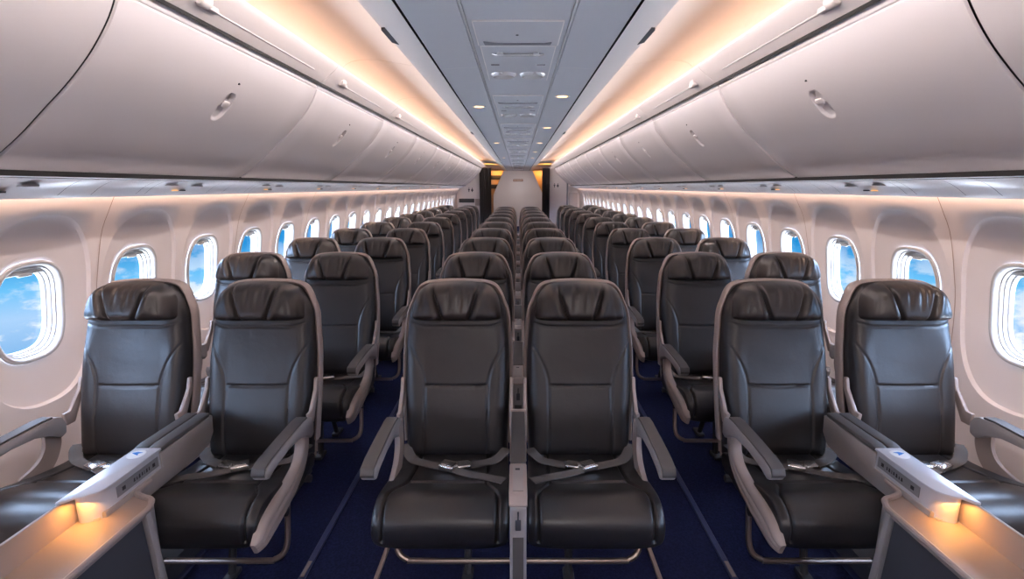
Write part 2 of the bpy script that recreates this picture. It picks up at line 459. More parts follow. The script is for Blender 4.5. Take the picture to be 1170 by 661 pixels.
for side, sg in (('left', -1), ('right', 1)):
    pr = bin_proto(sg)
    NB = 12
    for k in range(NB):
        o = pr if k == NB - 1 else copy_tree(pr)
        i = k - 1
        o.location = (0, 1.63 + BL * (i) - BL / 2 + .0, 0)
        nm = ['nearest', 'second', 'third', 'fourth', 'fifth', 'sixth', 'seventh', 'eighth', 'ninth', 'tenth', 'eleventh', 'farthest'][k]
        lab = {0: 'white overhead bin door passing behind the viewpoint, %s side', 1: 'white overhead bin cut by the top %s corner of the frame'}.get(k)
        if lab: lab = lab % side
        else: lab = 'white closed overhead bin over the %s windows, %s from the camera in its line' % (side, nm)
        if side == 'right' and k == 2: o.location.y = 2.31; o.scale.y = 1.093
        if side == 'right' and k < 2: o.location.y -= .14
        tag(o, lab, 'overhead bin', 'overhead bins along the %s side' % side)
    # rail cover above the bins
    rp = catmull([(1.165, 2.195), (1.152, 2.188), (1.138, 2.192), (1.088, 2.228), (1.052, 2.259), (1.036, 2.276), (1.032, 2.284), (1.038, 2.293), (1.055, 2.292)], 5)
    b = B(); y = Y_FRONT; cuts = [-1.3 + 0, .13, 1.63, 3.13, 4.63, 6.13, 7.63, 9.13, 10.63, 12.13, 13.63, 15.13, 16.63]
    for yb_ in cuts:
        b.loft([[(sg * (x + d), yy, z + d) for x, z in rp] for yy, d in ((y + .0005, .006), (y + .003, 0), (yb_ - .003, 0), (yb_ - .0005, .006))], closed=False)
        y = yb_
    struct(b.obj('trim_%d' % TN, M['rail'], None, .6)); TN += 1
    b = B(); b.loft([[(sg * x, yy, z) for x, z in [(1.14, 2.175), (1.14, 2.21), (1.25, 2.24)]] for yy in (Y_FRONT, 16.63)], closed=False)
    struct(b.obj('trim_%d' % TN, M['black'], None, .6)); TN += 1
    # stay arm on the rail: a round knuckle with a slim rod, one for each near bin
    for j, y in enumerate((1.93, 3.35, 4.85)):
        t = thing('bin_stay', 'white knuckle and slim rod on the %s rail above the %s bin seam' % (side, ['nearest', 'second', 'third'][j]), 'bin stay', (sg * 1.088, y, 2.228), 'bin stays on the %s rail' % side)
        b = B(); b.lathe([(.001, -.03), (.018, -.028), (.024, -.018), (.024, .018), (.018, .028), (.001, .03)], (0, 0, .004), 'y', 20); b.obj('knuckle', M['rail'], t)
        b = B(); b.box((sg * .01, .055, -.004), (.03, .07, .022), .006); b.obj('bracket', M['rim2'], t)
        b = B(); b.tube([(sg * .012, .08, -.004), (sg * .012, 1.0, -.004)], .0065, 8); b.obj('rod', M['rim2'], t)
    # service panels under the bins
    pp = catmull([(1.60, 1.635), (1.70, 1.628), (1.76, 1.606), (1.81, 1.572), (1.834, 1.557), (1.838, 1.563), (1.82, 1.585)], 5)
    b = B()
    b.loft([[(sg * x, yy, z) for x, z in pp] for yy in (Y_FRONT, 16.63)], closed=False)
    struct(b.obj('trim_%d' % TN, M['psu'], None, .8)); TN += 1
    b = B(); b.loft([[(sg * x, yy, z) for x, z in [(1.66, 1.630), (1.66, 1.66), (1.8, 1.66), (1.88, 1.62)]] for yy in (Y_FRONT, 16.63)], closed=False)
    struct(b.obj('trim_%d' % TN, M['black'], None, .8)); TN += 1
    def psz(x): 
        for (a, za), (c, zc) in zip(pp, pp[1:]):
            if a <= x <= c: return za + (zc - za) * (x - a) / max(c - a, 1e-6)
        return 1.6
    def psu_unit():
        t = thing('service_unit', 'x', 'service unit')
        for d in (-.36, -.30, .2, .36):
            b = B(); xs = [1.69 + .125 * i / 10 for i in range(11)]
            b.loft([[(sg * x, d + e, psz(x) - .0008) for x in xs] for e in (-.0015, .0015)], closed=False)
            b.obj('panel_joint', M['panel'], t)
        for d, x in ((-.20, 1.75), (.02, 1.76)):
            b = B(); b.lathe([(.036, .003), (.034, -.004), (.026, -.005), (.022, -.001)], (sg * x, d, psz(x)), 'z', 24); b.obj('air_nozzle', M['side'], t)
        for d in (-.11, -.05):
            x = 1.795
            b = B(); b.lathe([(.02, .003), (.018, -.003), (.001, -.003)], (sg * x, d, psz(x)), 'z', 16); b.obj('reading_light', M['lampdim'] if d < -.1 else M['panel'], t)
        return t
    pr = psu_unit()
    for k in range(11):
        o = pr if k == 10 else copy_tree(pr)
        o.location = (0, (1.85 if side == 'left' else 1.75) + PITCH * k, 0)
        tag(o, 'grey reading light and air nozzle panel under the %s bins, over the %s row' % (side, ORD[k]), 'service unit', 'service units under the %s bins' % side)

# ------------------------------------------------------------------ centre ceiling service units and downlights
def ceil_unit():
    t = thing('ceiling_service_unit', 'x', 'service unit')
    def pl(y0, y1, w, name, zz=2.2575):
        b = B(); b.box((0, (y0 + y1) / 2, zz), (2 * w, y1 - y0, .008), .0035, seg=3); return b
    pl(-.184, .184, .189, '', 2.2585).obj('door_edge', M['lip'], t)
    pl(.19, .985, .182, '', 2.2593).obj('panel_edge', M['lip'], t)
    pl(-.18, .18, .185, '').obj('mask_door', M['ceil'], t)
    b = B(); b.box((-.004, .0, 2.2535), (.012, .012, .004), .0015); b.obj('latch_hole', M['ink'], t)
    b = B()
    b.prism([(-.16, .10), (-.10, .128), (.12, .128), (.155, .11), (.15, .15), (-.155, .15)], 2.249, 2.2545, 'z', .002); b.obj('finger_pull', M['panel2'], t)
    pl(.195, .98, .178, '', 2.2585).obj('service_panel', M['ceil'], t)
    # light bar with a bright socket at each end
    b = B(); b.tube([(-.125, .33, 2.254), (-.105, .318, 2.247), (.105, .318, 2.247), (.125, .33, 2.254)], .013, 10, True, .5); b.obj('light_bar', M['chrome2'], t)
    for s in (-1, 1):
        b = B(); b.lathe([(.018, .002), (.017, -.006), (.010, -.009), (.001, -.009)], (s * .09, .305, 2.252), 'z', 16); b.obj('air_nozzle', M['chrome2'], t)
        b = B(); b.box((s * .125, .56, 2.2535), (.045, .018, .004), .0015); b.obj('call_button', M['panel2'], t)
        b = B()
        rg = []
        for q, h in ((1, -.001), (.93, -.010), (.80, -.017), (.66, -.012), (.45, .004), (.02, .006)):
            rg.append([(s * .085 + .078 * q * math.cos(2 * PI * i / 28), .80 + .075 * q * math.sin(2 * PI * i / 28), 2.2545 + h) for i in range(28)])
        b.loft(rg, cap=False); b.obj('scoop', M['chrome2'], t)
        b = B(); b.lathe([(.017, 0), (.016, -.010), (.001, -.012)], (s * .10, .735, 2.252), 'z', 14); b.obj('reading_light', M['chrome2'], t)
    return t
M['panel2'] = mat('panel_mid_grey', (.22, .22, .25), .5)  # plain mid grey for finger pulls, call buttons and edge post
M['chrome2'] = mat('bright_socket', (.85, .85, .86), .25, .3)
pr = ceil_unit()
for k in range(10):
    o = pr if k == 9 else copy_tree(pr)
    o.location = (0, 2.42 + 1.72 * k, 0)
    tag(o, 'grey ceiling service unit on the centre line, %s from the camera' % ('nearest' if k == 0 else ORD[k] if k < 9 else 'farthest'), 'service unit', 'service units along the ceiling')
for side, sg, ys in (('right', 1, (3.96, 5.98, 8.0, 10.0, 12.0)), ('left', -1, (4.45, 8.0, 12.0))):
    for k, y in enumerate(ys):
        t = thing('downlight', 'small amber downlight in the ceiling %s of the service units, %s from the camera' % (side, 'nearest' if k == 0 else ORD[k]), 'downlight', (sg * .325, y, 2.254), 'amber ceiling downlights')
        b = B(); b.lathe([(.058, .003), (.056, -.005), (.044, -.006), (.042, .0)], (0, 0, 0), 'z', 24); b.obj('ring', M['lip'], t)
        b = B(); b.lathe([(.043, -.002), (.03, -.004), (.001, -.004)], (0, 0, 0), 'z', 20); b.obj('lens', M['lampwarm'], t)
for y in (.65, 3.05, 5.5, 8.0, 10.5, 13., 15.5):
    for sg in (-1, 1):
        b = B(); b.loft([[(sg * x, y + d, z - .0012) for x, z in ((.226, 2.257), (.33, 2.254), (.433, 2.246))] for d in (-.002, .002)], closed=False)
        struct(b.obj('trim_%d' % TN, M['lip'])); TN += 1

# ------------------------------------------------------------------ seats
LEAN = .235          # backrest lean
ZS = .455            # cushion height at the back
def back_w(z):       # half width of the leather at height z
    w = .222 + .009 * sm(.45, .75, z) - .012 * sm(.85, 1.05, z)
    zt = 1.178; r = .17
    if z > zt - r:
        q = min(1, (z - (zt - r)) / r)
        w *= (1 - .40 * q ** 2.3) if q < .9 else (1 - .40 * q ** 2.3) * max(.0, 1 - ((q - .9) / .1) ** 3) ** .5
    return w
def back_plane(z): return .075 + LEAN * (z - ZS)       # where the shell sits
def backrest_mesh():
    b = B(); NU, NV = 104, 150; rows = []
    z0, z1 = .435, 1.178
    for j in range(NV + 1):
        t = j / NV; z = z0 + (z1 - z0) * (1 - (1 - t) ** 1.35) if t > .0 else z0
        w = max(back_w(z), .004); r = []
        for i in range(NU + 1):
            u = -1 + 2 * i / NU; u = math.copysign(1 - (1 - abs(u)) ** 1.25, u)
            x = u * w; ax = abs(x)
            T = .082 * max(0, 1 - abs(u) ** 9) ** .42
            T *= max(.0, 1 - max(0, (z - 1.10) / .078) ** 3) ** .5 if z < 1.178 else 0
            T *= max(.12, 1 - max(0, (.50 - z) / .065) ** 2.5 * .5)
            # lower-back bulge and soft side bolsters
            T += .012 * gs(z - .62, .13) * (1 - abs(u) ** 4)
            T += .010 * sm(.55, .85, abs(u)) * (1 - sm(.9, 1., abs(u))) * sm(1.0, .8, z)
            g = 0
            xs = .137 if z < .74 else .137 + .10 * ((z - .74) / .215) ** 1.9
            if z < .96: g = max(g, gs(ax - xs, .0048))
            if ax < .14: g = max(g, gs(z - (.752 + .004 * (ax / .14) ** 2), .0045))
            g = max(g, .75 * gs(z - (1.002 + .014 * sm(.13, .21, ax)), .0045))
            T -= .0055 * g * (1 - abs(u) ** 12)
            T += .0025 * gs(max(0, ax - .12), .03) * gs(z - .62, .10)
            r.append((x, back_plane(z) - T, z))
        rows.append(r)
    b.loft(rows, closed=False)
    return b.mesh('backrest', M['leather'], 1.2)
def headrest_mesh():
    b = B(); NU, NV = 110, 44; rows = []
    z0, z1 = 1.030, 1.183
    rnd = random.Random(3)
    for j in range(NV + 1):
        t = j / NV; z = z0 + (z1 - z0) * t; r = []
        w = .198 * (1 - .06 * t - .10 * t ** 2 - .24 * t ** 6) * (1 - .05 * max(0, (.12 - t) / .12) ** 2)
        for i in range(NU + 1):
            u = -1 + 2 * i / NU; u = math.copysign(1 - (1 - abs(u)) ** 1.4, u)
            x = u * w; ax = abs(x)
            T = .104 * max(0, 1 - abs(u) ** 5) ** .5 * max(0, 1 - abs(2 * t - 1) ** 5) ** .45
            k = max(0, 1 - abs(2 * t - 1) ** 6) * max(0, 1 - abs(u) ** 8)
            xc = .098 - .048 * (1 - t) ** 1.2                       # two deep creases
            T -= .021 * k * gs(ax - xc, .0075)
            T += .009 * k * gs(ax - xc - .028, .018)
            T -= .007 * k * gs(x - .012 - .02 * t, .010) * sm(.1, .9, t)
            T -= .007 * k * gs(x + .034 - .012 * t, .009) * sm(.15, 1., t)
            T -= .006 * k * gs(x - .045 - .01 * t, .009) * sm(.2, 1., t)
            T -= .004 * k * gs(x + .075 - .03 * t, .007) * sm(.8, .1, t)
            T -= .003 * k * gs(ax - .158 + .03 * t, .008)
            r.append((x, back_plane(z) - .046 - T * .95 - .012 * (1 - t), z - .008 * (1 - abs(u) ** 3) * 0 + .010 * (1 - u * u) * t))
        rows.append(r)
    b.loft(rows, closed=False)
    return b.mesh('headrest', M['headleather'], 1.3)
def shell_mesh():
    b = B()
    # path up one side, over the top and down the other
    zt = 1.190
    def outl(z):
        return back_w(min(z, 1.168)) + .009
    P = []
    zs = [.50 + (1.10 - .50) * i / 24 for i in range(25)]
    right = [(outl(z), z) for z in zs]
    top = catmull([(outl(1.10), 1.10), (.190, 1.140), (.165, 1.172), (.125, 1.186), (.06, 1.1915), (0, 1.193)], 6)
    half = right + top[1:]
    full = half + [(-x, z) for x, z in half[-2::-1]]
    rings = []
    for i, (x, z) in enumerate(full):
        a, c = full[max(0, i - 1)], full[min(len(full) - 1, i + 1)]
        dx, dz = c[0] - a[0], c[1] - a[1]; L = math.hypot(dx, dz)
        nx, nz = dz / L, -dx / L        # outward
        yb = back_plane(z)
        q = []
        for o, dy in ((-.006, -.012), (.001, -.018), (.006, -.012), (.0075, .005), (.006, .025), (-.002, .045), (-.02, .055), (-.02, .0)):
            q.append((x + nx * o, yb + dy, z + nz * o))
        rings.append(q)
    b.loft(rings)
    rows = []
    for j in range(21):
        z = .42 + (1.185 - .42) * j / 20; w = outl(z) - .015 if z < 1.12 else max(.02, outl(z) - .02)
        rows.append([(w * u, back_plane(z) + .052 + .03 * (1 - u ** 4) * (1 - ((z - .8) / .42) ** 4), z) for u in [-1 + i / 8 for i in range(17)]])
    b.loft(rows, closed=False)
    rows = []
    for j in range(21):
        z = .42 + (1.172 - .42) * j / 20; w = outl(z) - .006
        rows.append([(w * u, back_plane(z) + .012, z) for u in (-1, -.5, 0, .5, 1)])
    b.loft(rows, closed=False)
    return b.mesh('shell', M['rim'], .9)
CP = catmull([(.06, .38), (.075, .43), (.03, .458), (-.06, .463), (-.18, .480), (-.30, .508), (-.385, .524), (-.44, .515), (-.486, .482), (-.496, .435), (-.484, .390), (-.45, .370), (-.30, .368), (-.10, .366), (.06, .38)], 12)
def ctop(y):
    for (a, za), (c, zc) in zip(CP, CP[1:]):
        if za > .44 and min(a, c) <= y <= max(a, c) and a != c: return za + (zc - za) * (y - a) / (c - a)
    return .46
def cushion_mesh():
    b = B(); cx, cz = -.2, .43; NU = 140; rings = []
    n = len(CP)
    for i in range(NU + 1):
        u = -1 + 2 * i / NU; u = math.copysign(1 - (1 - abs(u)) ** 1.4, u)
        g = .80 + .20 * max(0, 1 - abs(u) ** 7) ** .5
        x = u * .236; ax = abs(x); r = []
        for j in range(n - 1):
            y, z = CP[j]
            py, pz = cy_(CP[j], g)
            # narrow slightly towards the back
            xx = x * (1 - .04 * sm(-.3, .05, y))
            a, c = CP[max(0, j - 1)], CP[min(n - 1, j + 1)]
            dy, dz = c[0] - a[0], c[1] - a[1]; L = math.hypot(dy, dz) or 1
            ny, nz = -dz / L, dy / L
            if ny * (y - cx) + nz * (z - cz) < 0: ny, nz = -ny, -nz
            d = 0; G = 0
            if z > .455 or y < -.40:
                top = z > .40
                if y > -.29 and z > .45: G = max(G, gs(ax - .150, .005))
                if -.31 < y < -.25 and ax < .155: G = max(G, gs(y + .275, .006))
                if y <= -.27:
                    xs = .150 + .048 * sm(-.27, -.40, y)
                    G = max(G, gs(ax - xs, .006))
                d -= .0115 * G * (1 if top else 0)
                d += .007 * (1 - (ax / .236) ** 4) * gs(y + .42, .10)
            r.append((xx, py + ny * d, pz + nz * d))
        rings.append(r)
    b.loft(rings)
    return b.mesh('cushion', M['leather'], 1.2)
def cy_(p, g):
    cx, cz = -.2, .43
    return (cx + (p[0] - cx) * (.93 + .07 * (g - .8) / .2), cz + (p[1] - cz) * g)
def armrest_meshes(s, dx):
    # profile along y: a slim arm, arched underneath, rooted at the pivot
    top = [(-.075, .672), (-.10, .684), (-.16, .687), (-.30, .683), (-.42, .676), (-.462, .668)]
    bot = [(-.474, .652), (-.470, .630), (-.452, .622), (-.41, .634), (-.30, .645), (-.20, .640), (-.14, .618), (-.095, .590), (-.068, .600), (-.062, .64)]
    b = B(); b.prism(top + bot, dx * s - .026, dx * s + .026, 'x', .007, 2)
    a = b.mesh('armrest', M['arm'])
    b = B(); pad = [(-.115, .6845), (-.16, .6878), (-.30, .6838), (-.42, .6768), (-.466, .668), (-.478, .652), (-.475, .640),
                    (-.483, .652), (-.472, .674), (-.42, .6845), (-.30, .6915), (-.16, .6955), (-.115, .6915)]
    b.prism(pad, dx * s - .0235, dx * s + .0235, 'x', .002, 1)
    return a, b.mesh('arm_pad', M['armpad'])
def side_panel_mesh(s, dx, thick):
    A = catmull([(-.052, .655), (-.050, .60), (-.058, .54), (-.10, .475), (-.19, .420), (-.31, .385), (-.42, .368), (-.492, .366)], 6)   # lower outer edge
    C = catmull([(-.118, .650), (-.122, .60), (-.132, .555), (-.17, .515), (-.25, .492), (-.35, .482), (-.45, .462), (-.512, .412)], 6)   # upper inner edge
    if thick < .02: A, C = A[:-7], C[:-7]
    rings = []
    K = 18
    for i, (p, q) in enumerate(zip(A, C)):
        t = i / (len(A) - 1); r = []
        e = min(1, min(t, 1 - t) / .08) ** .5 if 0 < t < 1 else .25
        for k in range(K + 1):
            f = k / K
            y, z = p[0] + (q[0] - p[0]) * f, p[1] + (q[1] - p[1]) * f
            h = thick * (1 - abs(2 * f - 1) ** 4) ** .6 * e
            h -= .0055 * (gs(f - .36, .05) + gs(f - .66, .05)) * sm(.25, .5, t) * e
            r.append((s * (dx - .012 + h), y, z))
        for k in range(K + 1):
            f = 1 - k / K
            r.append((s * (dx - .022), p[0] + (q[0] - p[0]) * f, p[1] + (q[1] - p[1]) * f))
        rings.append(r)
    b = B(); b.loft(rings); return b.mesh('side_panel', M['rim'], .8)
def bag_bar_mesh(s, out, inn):
    # hoop below the front: down at the outer side, across to the pair's middle
    P = [(s * out, -.20, .40), (s * out, -.215, .30), (s * out, -.235, .215), (s * (out - .012), -.25, .175), (s * (out - .045), -.26, .155), (s * (out - .09), -.262, .150), (s * inn, -.262, .150)]
    b = B(); b.tube(catmull(P, 5), .0115, 10)
    return b.mesh('bag_bar', M['steel'])
def leg_mesh(x, s):
    b = B()
    b.tube(catmull([(x, -.12, .40), (x, -.125, .30), (x, -.14, .16), (x, -.165, .05), (x, -.175, .012)], 4), .016, 8)
    b.box((x, -.18, .012), (.045, .09, .022), .006)
    return b.mesh('leg', M['dark'])
def leg2_mesh(x, s):
    b = B()
    b.tube(catmull([(x, -.05, .40), (x, -.02, .30), (x, .05, .14), (x, .11, .012)], 4), .015, 8)
    b.tube([(x, -.12, .32), (x, .03, .16)], .010, 6)
    b.box((x, .12, .012), (.045, .10, .022), .006)
    return b.mesh('leg', M['dark'])
def frame_mesh():
    b = B()
    for y in (-.27, -.04): b.tube([(-.245, y, .372), (.245, y, .372)], .017, 8)
    b.box((0, -.16, .368), (.44, .40, .02), .006)
    return b.mesh('seat_frame', M['dark'])
def hinge_mesh(s, dx):
    b = B()
    p = [(-.005, .60), (.035, .60), (.115, .735), (.118, .775), (.10, .775), (.085, .73), (.02, .655), (-.012, .655)]
    b.prism(p, s * dx - .008, s * dx + .008, 'x', .004)
    return b.mesh('hinge_cover', M['rim'])
def belt_mesh(path, w=.023, tw=0):
    b = B(); P = [Vector(p) for p in catmull(path, 7)]; rings = []
    n = len(P)
    for i, p in enumerate(P):
        d = (P[min(i + 1, n - 1)] - P[max(0, i - 1)]).normalized()
        side = Vector((-d.y, d.x, 0)).normalized()
        a = tw * i / (n - 1)
        sd = (side * math.cos(a) + Vector((0, 0, 1)) * math.sin(a)) * w
        up = d.cross(sd).normalized() * .0016
        rings.append([p + sd + up, p - sd + up, p - sd - up, p + sd - up])
    b.loft(rings); return b
def belt_meshes(s):
    def T(x, y, dz=.007): return (s * x, y, ctop(y) + dz)
    b1 = belt_mesh([(s * .222, .02, .50), (s * .205, -.02, .492), T(.17, -.06), T(.11, -.10, .009), T(.05, -.13, .010), T(.005, -.150, .014)])
    b2 = belt_mesh([(s * -.222, .0, .49), (s * -.205, -.03, .485), T(-.17, -.06), T(-.12, -.09), T(-.075, -.115, .009), T(-.035, -.135, .015)])
    b3 = belt_mesh([T(-.012, -.165, .012), T(-.06, -.195, .008), T(-.12, -.225, .007), T(-.17, -.25, .007), T(-.215, -.275, .004)], .021)
    tmp = bpy.data.meshes.new('t')
    for bb in (b2, b3):
        bb.bm.to_mesh(tmp); b1.bm.from_mesh(tmp); bb.bm.free()
    strap = b1.mesh('strap', M['webbing'], .8)
    R = Matrix.Rotation(s * .42, 3, 'Z')
    b = B(); c = T(.012, -.152, .022)
    b.box(c, (.066, .054, .024), .006, R, 3)
    b.box((c[0], c[1], c[2] + .010), (.046, .038, .008), .0025, R, 2)
    buckle = b.mesh('buckle', M['chrome'])
    b = B(); c = T(-.048, -.138, .020)
    b.box(c, (.054, .048, .017), .005, Matrix.Rotation(s * -.25, 3, 'Z'), 3)
    b.tube([(c[0] - s * .028, c[1] - .02, c[2]), (c[0] - s * .028, c[1] + .022, c[2])], .006, 8)
    tongue = b.mesh('tongue', M['chrome'])
    return strap, buckle, tongue

ME_BACK, ME_HEAD, ME_SHELL, ME_CUSH, ME_FRAME = backrest_mesh(), headrest_mesh(), shell_mesh(), cushion_mesh(), frame_mesh()

def seat_proto(s, kind):
    """s: which side the seat's outer edge (aisle or wall) is on"""
    r = thing('airline_seat', 'x', 'seat')
    link('cushion', ME_CUSH, r); link('backrest', ME_BACK, r); link('headrest', ME_HEAD, r); link('shell', ME_SHELL, r, (0, 0, -.008)); link('seat_frame', ME_FRAME, r)
    dx = {'centre': .237, 'aisle': .262, 'window': .205}[kind]
    a, p = armrest_meshes(s, dx)
    ao = link('armrest', a, r); link('arm_pad', p, ao)
    if kind != 'window':
        link('side_panel', side_panel_mesh(s, dx - .012 if kind == 'aisle' else .232, .026 if kind == 'aisle' else .016), r)
    else:
        link('side_panel', side_panel_mesh(s, .246, .016), r)
    h = link('hinge_cover', hinge_mesh(s, .240), r)
    link('hinge_cover', hinge_mesh(-s, .240), r)
    link('bag_bar', bag_bar_mesh(s, .215, -.26), r)
    link('leg', leg_mesh(-s * .06, s), r); link('leg', leg2_mesh(-s * .06, s), r)
    st, bu, to = belt_meshes(s)
    k = link('seatbelt', st, r); link('buckle', bu, k); link('tongue', to, k)
    return r

PLACES = [
    (-1.695, -1, 'window', 11, 'left window', 'beside the left windows'),
    (-1.135, 1, 'aisle', 11, 'left aisle', 'on the left aisle, window side'),
    (-.27, -1, 'centre', 10, 'centre left', 'left of the middle post'),
    (.27, 1, 'centre', 10, 'centre right', 'right of the middle post'),
    (1.135, -1, 'aisle', 11, 'right aisle', 'on the right aisle, window side'),
    (1.695, 1, 'window', 11, 'right window', 'beside the right windows'),
]
for x, s, kind, n, nm, where in PLACES:
    pr = seat_proto(s, kind)
    for k in range(n):
        o = pr if k == n - 1 else copy_tree(pr)
        o.location = (x, Y0 + PITCH * k, 0)
        tag(o, 'dark grey leather seat %s, %s row%s' % (where, ORD[k], ' counted from the camera' if k == 1 else ''), 'seat', 'seats of the %s column' % nm)

# ------------------------------------------------------------------ centre posts and side consoles
def post_proto():
    r = thing('centre_armrest', 'x', 'armrest')
    b = B()
    out = [(-.05, .60), (-.05, .665), (-.62, .655), (-.640, .640), (-.640, .50), (-.640, .03), (-.60, .0), (-.52, .0), (-.50, .03), (-.515, .50), (-.53, .56), (-.56, .585), (-.30, .60)]
    b.prism(out, -.026, .026, 'x', .006, 2); b.obj('post', M['arm'], r)
    b = B(); b.prism([(-.04, .668), (-.04, .682), (-.44, .680), (-.445, .667)], -.027, .027, 'x', .005, 2); b.obj('arm_pad', M['armpad'], r)
    b = B(); b.prism([(-.448, .660), (-.448, .680), (-.62, .672), (-.644, .655), (-.644, .645), (-.62, .655)], -.0285, .0285, 'x', .004, 2); c = b.obj('cap', M['rim'], r)
    b = B(); b.box((0, -.535, .6775), (.034, .135, .003), .001, Matrix.Rotation(.047, 3, 'X')); b.obj('inlay', M['side'], c)
    b = B(); b.box((-.002, -.487, .680), (.016, .012, .003), .001, Matrix.Rotation(.047, 3, 'X')); b.obj('button', M['panel'], c)
    b = B(); b.box((0, -.644, .585), (.018, .008, .035), .003); b.tube([(0, -.645, .60), (0, -.645, .63)], .003, 6); b.obj('latch', M['panel'], r)
    b = B(); b.box((-.0, -.6405, .29), (.034, .004, .5), .001); b.obj('front_inlay', M['armpad'], r)
    b = B(); b.box((0, -.02, .56), (.072, .03, .24), .008)
    for z in (.48, .51, .54, .57):
        for xx in (-.030, .030): b.box((xx, -.036, z), (.006, .004, .008))
    b.obj('bracket', M['rim'], r)
    return r
pr = post_proto()
for k in range(10):
    o = pr if k == 9 else copy_tree(pr)
    o.location = (0, Y0 + PITCH * k, 0)
    tag(o, 'narrow grey armrest post between the two middle seats of the %s row' % ORD[k], 'armrest', 'armrest posts of the middle block')

def console_proto():
    r = thing('console', 'x', 'console')
    b = B()
    side = [(-.02, .655), (-.44, .655), (-.44, .50), (-.30, .485), (-.10, .50), (-.04, .53), (-.012, .58)]
    b.prism(side, -.058, .058, 'x', .006, 2); b.obj('body', M['side'], r)
    for cx in (-.030, .030):
        b = B(); b.prism([(-.03, .656), (-.03, .674), (-.30, .676), (-.335, .672), (-.335, .656)], cx - .027, cx + .027, 'x', .006, 2); b.obj('arm_pad', M['armpad'], r)
    b = B(); b.box((0, -.39, .664), (.112, .105, .018), .004); b.obj('cap', M['silver'], r)
    return r
pr = console_proto()
for side, sg in (('left', -1), ('right', 1)):
    for k in range(1, 11):
        o = pr if (k == 10 and sg == 1) else copy_tree(pr)
        o.location = (sg * 1.415, Y0 + PITCH * k, 0)
        tag(o, 'grey padded console between the %s-hand pair of seats in the %s row' % (side, ORD[k]), 'console', 'consoles of the rear rows, %s side' % side)

def text_obj(txt, size, mx, m, parent, name='lettering'):
    cu = bpy.data.curves.new(name, 'FONT'); cu.body = txt; cu.size = size; cu.extrude = .0004; cu.align_x = 'CENTER'; cu.align_y = 'CENTER'
    cu.materials.append(m)
    t = bpy.data.objects.new(name, cu); dg = None
    COL.objects.link(t)
    bpy.context.view_layer.update()
    me = bpy.data.meshes.new_from_object(t.evaluated_get(bpy.context.evaluated_depsgraph_get()))
    COL.objects.unlink(t); bpy.data.objects.remove(t)
    me.transform(mx)
    if not me.materials: me.materials.append(m)
    return link(name, me, parent)

